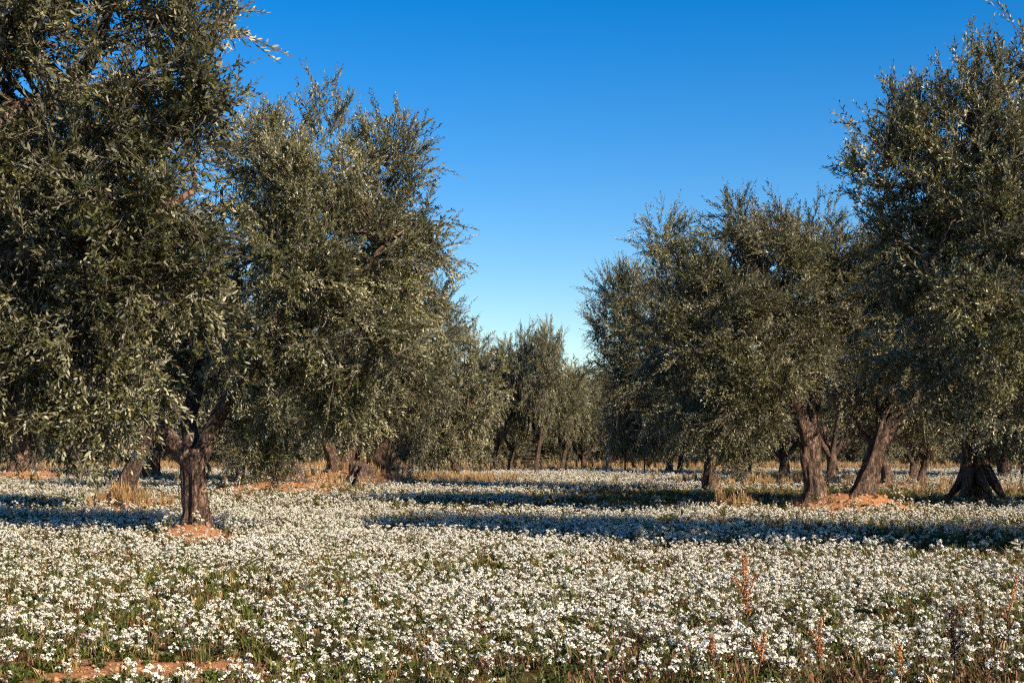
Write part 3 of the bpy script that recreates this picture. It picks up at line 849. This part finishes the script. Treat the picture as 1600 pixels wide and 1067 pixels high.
def flower_density(x, y):
    n1 = noise2(x, y, 41, .35); n2 = noise2(x, y, 42, 1.1); n3 = noise2(x, y, 43, .1)
    d = .78 + .55 * (n1 - .5) + .55 * (n2 - .5) + .3 * (n3 - .5)
    # sparser towards the near edge of the field
    d *= np.clip(.26 + (y - 8.5) / 4.2, .22, 1)
    # a green track behind the middle of the field and another one on the right
    wob = 1.2 * (noise2(x, y, 44, .25) - .5)
    t = np.abs(y - 36.4 + wob) / 4.9
    tr = np.clip((1.1 - t) * 3, 0, 1) * np.clip((x + .5) / 3, 0, 1)
    t2 = np.abs(y - 20.3 + wob) / 2.9
    tr2 = np.clip((1.1 - t2) * 3, 0, 1) * np.clip((x - 4.0) / 2.5, 0, 1) * .85
    t3 = np.abs(y - 28 + wob) / 2.2
    tr3 = np.clip(1.3 - t3, 0, 1) * np.clip((-x - 7) / 2, 0, 1) * .7
    d *= 1 - .93 * np.maximum(np.maximum(tr, tr2), tr3)
    d *= 1 - .5 * np.clip((x - 1.5) / 4, 0, 1) * np.clip(1.4 - np.abs(y - 25) / 3.2, 0, 1)  # white flowers thinned here to deepen the tree shadow band
    # left front corner has more green
    d *= 1 - .35 * np.clip((-x - 1.5) / 3, 0, 1) * np.clip((26 - y) / 6, 0, 1)
    # clumped
    d *= np.clip(.1 + 1.9 * noise2(x, y, 45, 2.6), 0, 1.3)
    d *= np.clip(1 - 1.1 * bareness(x, y), .16, 1)
    d *= np.clip((70 - y) / 5 + .1, 0, 1)
    return d


def make_plants():
    rs = np.random.default_rng(77)
    fp = [flower_proto(100 + i, i == 9) for i in range(10)]
    x, y = candidates(rs, 60, 6.6, 31)
    x2, y2 = candidates(rs, 25, 31, 70)
    x = np.concatenate([x, x2]); y = np.concatenate([y, y2])
    k = rs.random(len(x)) < flower_density(x, y)
    x = x[k]; y = y[k]; n = len(x)
    z = ground_h(x, y)
    rot = np.stack([rs.normal(0, .2, n), rs.normal(0, .2, n), rs.uniform(0, 6.28, n)], -1)
    scl = rs.uniform(.45, 1.1, n) * (.85 + .3 * noise2(x, y, 50, .6))
    o = gn_scatter('white_flowers', fp, np.stack([x, y, z], -1), rot, scl, rs.integers(0, len(fp), n))
    tag(o, 'dense carpet of small white wildflowers on thin stems', 'wildflowers', None, 'stuff')
    print('flowers', n)
    # green and rusty undergrowth
    wp = [weed_proto(200, (0, 0, 1), .10, 26, .010), weed_proto(201, (0, 0, 1), .06, 30, .013, .5), weed_proto(202, (1, 1, 0), .15, 30, .005, 1.2), weed_proto(203, (2, 2, 0), .13, 22, .006, .9), weed_proto(204, (1, 3, 1), .11, 26, .005, 1), weed_proto(205, (2, 3, 0, 2), .03, 34, .007, .45), weed_proto(206, (0,), .05, 30, .016, .5)]
    x, y = candidates(rs, 120, 6.6, 20)
    x2, y2 = candidates(rs, 40, 20, 72)
    x = np.concatenate([x, x2]); y = np.concatenate([y, y2])
    d = np.clip(.7 + .8 * (noise2(x, y, 61, .8) - .5) + .4 * (noise2(x, y, 62, 3) - .5), .38, 1) * np.clip(1.1 - 1.15 * bareness(x, y), .14, 1)
    k = rs.random(len(x)) < d
    x = x[k]; y = y[k]; n = len(x)
    idx = rs.choice(7, n, p=[.21, .20, .20, .07, .06, .09, .17])
    rust = noise2(x, y, 63, .7) > .62
    idx = np.where(rust & (x > -1) & (rs.random(n) < .35), 3, idx)
    rot = np.stack([rs.normal(0, .1, n), rs.normal(0, .1, n), rs.uniform(0, 6.28, n)], -1)
    o = gn_scatter('weeds', wp, np.stack([x, y, ground_h(x, y)], -1), rot, rs.uniform(.6, 1.3, n), idx)
    tag(o, 'low green and rusty weeds between the white flowers', 'weeds', None, 'stuff')
    # dry grass tufts: a strip along the far trees and round trunk bases
    dp = [weed_proto(300, (3, 3, 3, 2), .42, 46, .0055, 1.8), weed_proto(301, (3,), .34, 40, .006, 1.5)]
    n = 5200
    x = rs.uniform(-30, 30, n); y = 67 + rs.exponential(4.5, n) - 2.5 * noise2(x, 0 * x, 70, .3)
    px = []
    for cx, cy, r, m in ((XL5, DL5 + 2, 2.4, 60), (XL6 - 1.0, DL6 + 1.5, 2.4, 110), (XL7 + 2.6, DL7 + 3, 2.2, 190), (XL7, DL7, 1.6, 50), (4.9, 31.2, .45, 26), (XC4 + 3, DC4 + 8, 3, 80), (XC3 + 2, 50, 4, 150), (XC1 + 1, 46, 3, 80), (XL2 + .3, DL2 - .2, .9, 60), (5.6, 11.0, 1.2, 10)):
        px.append(np.stack([cx + rs.normal(0, r * .5, m), cy + rs.normal(0, r * .5, m)], -1))
    px = np.vstack(px)
    k = rs.random(n) < np.clip(noise2(x, y, 71, .25) * 1.7 - .35, .08, 1)
    x = np.concatenate([x[k], px[:, 0]]); y = np.concatenate([y[k], px[:, 1]]); n = len(x)
    rot = np.stack([rs.normal(0, .1, n), rs.normal(0, .1, n), rs.uniform(0, 6.28, n)], -1)
    o = gn_scatter('dry_grass', dp, np.stack([x, y, ground_h(x, y)], -1), rot, rs.uniform(.6, 1.35, n), rs.integers(0, 2, n))
    tag(o, 'straw coloured dry grass along the far trunks', 'grass', None, 'stuff')
    # soil clods on the bare patches
    x, y = candidates(rs, 150, 7, 16); x2, y2 = candidates(rs, 45, 16, 62)
    x = np.concatenate([x, x2]); y = np.concatenate([y, y2])
    b = bareness(x, y); k = (b > .35) & (rs.random(len(x)) < b)
    x = x[k]; y = y[k]; n = len(x)
    V0 = np.array([[0, 0, .8], [.95, 0, .15], [.29, .9, .1], [-.77, .56, .2], [-.77, -.56, .05], [.29, -.9, .1], [0, 0, -.6]])
    ft = np.array([[0, i, i % 5 + 1] for i in range(1, 6)] + [[6, i % 5 + 1, i] for i in range(1, 6)])
    s = (.008 + .028 * rs.random(n) ** 4)[:, None, None]
    s = s * np.where(y > 16, 2.0, 1.0)[:, None, None]
    V = np.stack([x, y, ground_h(x, y) + .003], -1)[:, None] + V0[None] * s * rs.uniform(.6, 1.4, (n, 7, 3))
    F = (ft[None] + np.arange(n)[:, None, None] * 7).reshape(-1, 3)
    o = obj('soil_clods', mesh_np('soil_clods', V.reshape(-1, 3), [F], [M_CLOD]))
    tag(o, 'loose orange clods of soil on the bare patches', 'soil', None, 'stuff')


def dock(px, ytop, D, h, label, lean=0.0, dark=False, seed=0, full=1.0, side=True):
    """a dead dock stalk: stem, whorls of seeds, side spikes"""
    rs = np.random.default_rng(seed)
    s = FPX / D; X = (px - 800) / s
    z = CAMH + (HORI - ytop) / s
    gz = float(ground_h(X, D)); h = z - gz
    e = bpy.data.objects.new('dock_stalk', None); COL.objects.link(e); e.location = (X - lean * h, D, gz)
    tag(e, label, 'dead stalk', 'dead dock stalks among the flowers')
    g = Geo()
    pts = [(0, 0, -.03), (lean * h * .4 + .01, 0, h * .4), (lean * h, 0, h)]
    g.add(tube(pts, [.006, .005, .002], 6, .08))
    spikes = [(np.array(pts[1]), np.array(pts[2]), full)]
    if side:
        for k in range(3):
            t = rs.uniform(.4, .7); p = np.array([lean * h * t, 0, h * t]); q = p + np.array([rs.uniform(-.09, .09), rs.uniform(-.05, .05), h * rs.uniform(.14, .26)])
            g.add(tube([p, (p + q) / 2 + np.array([0, 0, -.01]), q], [.003, .0025, .0015], 5, .05))
            spikes.append((p, q, .6))
    obj('stem', g.mesh('stem', M_DARKW if dark else M_RUST), e)
    for a, b, f in spikes:
        V = []; F = []; n = 0
        m = int(80 + 420 * np.linalg.norm(b - a) / .35 * f)
        for i in range(m):
            t = rs.random() ** .8
            whorl = .5 + .5 * math.sin(t * 40)
            if rs.random() > .35 + .65 * whorl: continue
            c = a + (b - a) * t + rs.normal(size=3) * .013 * f * (1.25 - t * .6)
            u = unit(rs.normal(size=3)); w = unit(np.cross(u, rs.normal(size=3))); r = .0075
            V += [c - u * r, c + w * r * .8, c + u * r, c - w * r * .8]; F.append((n, n + 1, n + 2, n + 3)); n += 4
        obj('seed_head', mesh_np('seed_head', np.array(V), [np.array(F)], [M_DARKW if dark else M_DOCK]), e)


def make_small_things():
    D = [
        (1163, 866, 11.2, 'tallest rust orange dock stalk rising above the white flowers', -.03, False, 1, 1.3, True),
        (1589, 900, 12.5, 'orange dock stalk leaning right near the right edge', .25, False, 2, 1.0, False),
        (1281, 968, 10.0, 'short orange dock stalk right of the tallest one', .02, False, 3, .9, True),
        (1112, 990, 9.6, 'pinkish brown dock stalk below and left of the tallest one', .0, False, 4, .9, True),
        (1405, 1008, 9.4, 'small thin orange dock stalk left of the black stalk', -.02, False, 5, .7, False),
        (1195, 985, 9.9, 'crooked reddish dock stalk just right under the tallest one', .2, False, 6, .7, True),
        (1487, 955, 9.3, 'black dead stalk standing among flowers near the lower right corner', -.03, True, 7, 1.7, True),
    ]
    for px, yt, d, lab, lean, dark, sd, full, side in D:
        dock(px, yt, d, 0, lab, lean, dark, sd, full, side)
    # dark old stump between the V trunks and the stout trunk
    x, d = base(566, 750)
    rs = np.random.default_rng(3)
    e = bpy.data.objects.new('tree_stump', None); COL.objects.link(e); e.location = (x, d, float(ground_h(x, d)))
    tag(e, 'low dark rotten stump lying between the V trunks and the stout trunk', 'stump')
    g = Geo()
    g.add(tube([(0, 0, -.1), (0, 0, .2), (.08, 0, .52)], [.42, .30, .26], 48, .05, .42, .9, 4))
    obj('stump_wood', g.mesh('stump_wood', M_BARK), e)
    g2 = Geo(); g2.add(tube([(.08, 0, .50), (.085, 0, .56)], [.24, .19], 20, .05, .1, 0, 6))
    obj('cut_face', g2.mesh('cut_face', M_BARK), e)
    # pale sawn log
    x, d = base(619, 737)
    g = Geo(); g.add(tube([(-.34, 0, .52), (0, 0, .42), (.36, .05, .3)], [.06, .055, .045], 12, .08, .05, 0, 8))
    e = obj('sawn_branch', g.mesh('sawn_branch', M_CUT), None, (x, d, float(ground_h(x, d))))
    tag(e, 'pale sawn branch lying on weeds just right of the stout trunk', 'branch')
    # low grey post at the far field edge
    x, d = base(949, 728)
    g = Geo(); g.add(tube([(0, 0, -.2), (0, 0, .8), (.01, 0, 1.25)], [.085, .08, .075], 12, .2, .03, 0, 10))
    e = obj('field_post', g.mesh('field_post', M_STONE), None, (x, d, float(ground_h(x, d))))
    tag(e, 'short grey post standing in dry grass left of the young forked tree', 'post')


M_STONE = simple('grey_stone', (0.20, 0.17, 0.15), 0.9, 0.35)

make_heroes()
make_grove()
make_wood()
make_ground()
make_plants()
make_small_things()

# ================================================================== LIGHT, SKY, CAMERA
el, bk = math.radians(SUN_EL), math.radians(SUN_BACK)
to_sun = Vector((math.cos(bk) * math.cos(el), -math.sin(bk) * math.cos(el), math.sin(el)))
sd = bpy.data.lights.new('sun', 'SUN'); sd.energy = 5.0; sd.angle = math.radians(.53); sd.color = (1.0, .86, .69)
so = bpy.data.objects.new('sun', sd); COL.objects.link(so)
so.rotation_euler = to_sun.to_track_quat('Z', 'Y').to_euler()

w = bpy.data.worlds.new('World'); scene.world = w; w.use_nodes = True
nt = w.node_tree; nt.nodes.clear()
sky = nt.nodes.new('ShaderNodeTexSky'); sky.sky_type = 'NISHITA'; sky.sun_disc = False
sky.sun_elevation = el
sky.sun_rotation = math.atan2(to_sun.x, to_sun.y)
sky.altitude = 200; sky.air_density = 1.0; sky.dust_density = 0.15; sky.ozone_density = 3.0
hs = nt.nodes.new('ShaderNodeHueSaturation'); hs.inputs['Saturation'].default_value = 1.5; hs.inputs['Hue'].default_value = 0.508
bg = nt.nodes.new('ShaderNodeBackground'); bg.inputs['Strength'].default_value = 0.083
wo = nt.nodes.new('ShaderNodeOutputWorld')
nt.links.new(sky.outputs[0], hs.inputs['Color']); nt.links.new(hs.outputs[0], bg.inputs[0]); nt.links.new(bg.outputs[0], wo.inputs[0])

cd = bpy.data.cameras.new('camera'); cd.sensor_width = 36.0; cd.lens = 50.0
cd.shift_y = (HORI - 533.5) / 1600.0
cd.clip_start = 0.1; cd.clip_end = 6000
co = bpy.data.objects.new('camera', cd); COL.objects.link(co)
co.location = (0, 0, CAMH); co.rotation_euler = (math.radians(90), 0, 0)
scene.camera = co
scene.render.resolution_x = 1024; scene.render.resolution_y = 682
vs = scene.view_settings
vs.view_transform = 'Standard'; vs.look = 'None'; vs.exposure = 0.9; vs.gamma = 1.0
scene.cycles.use_denoising = False; scene.cycles.pixel_filter_type = 'BLACKMAN_HARRIS'; scene.cycles.filter_width = 1.15
scene.cycles.max_bounces = 6; scene.cycles.diffuse_bounces = 2; scene.cycles.transmission_bounces = 3
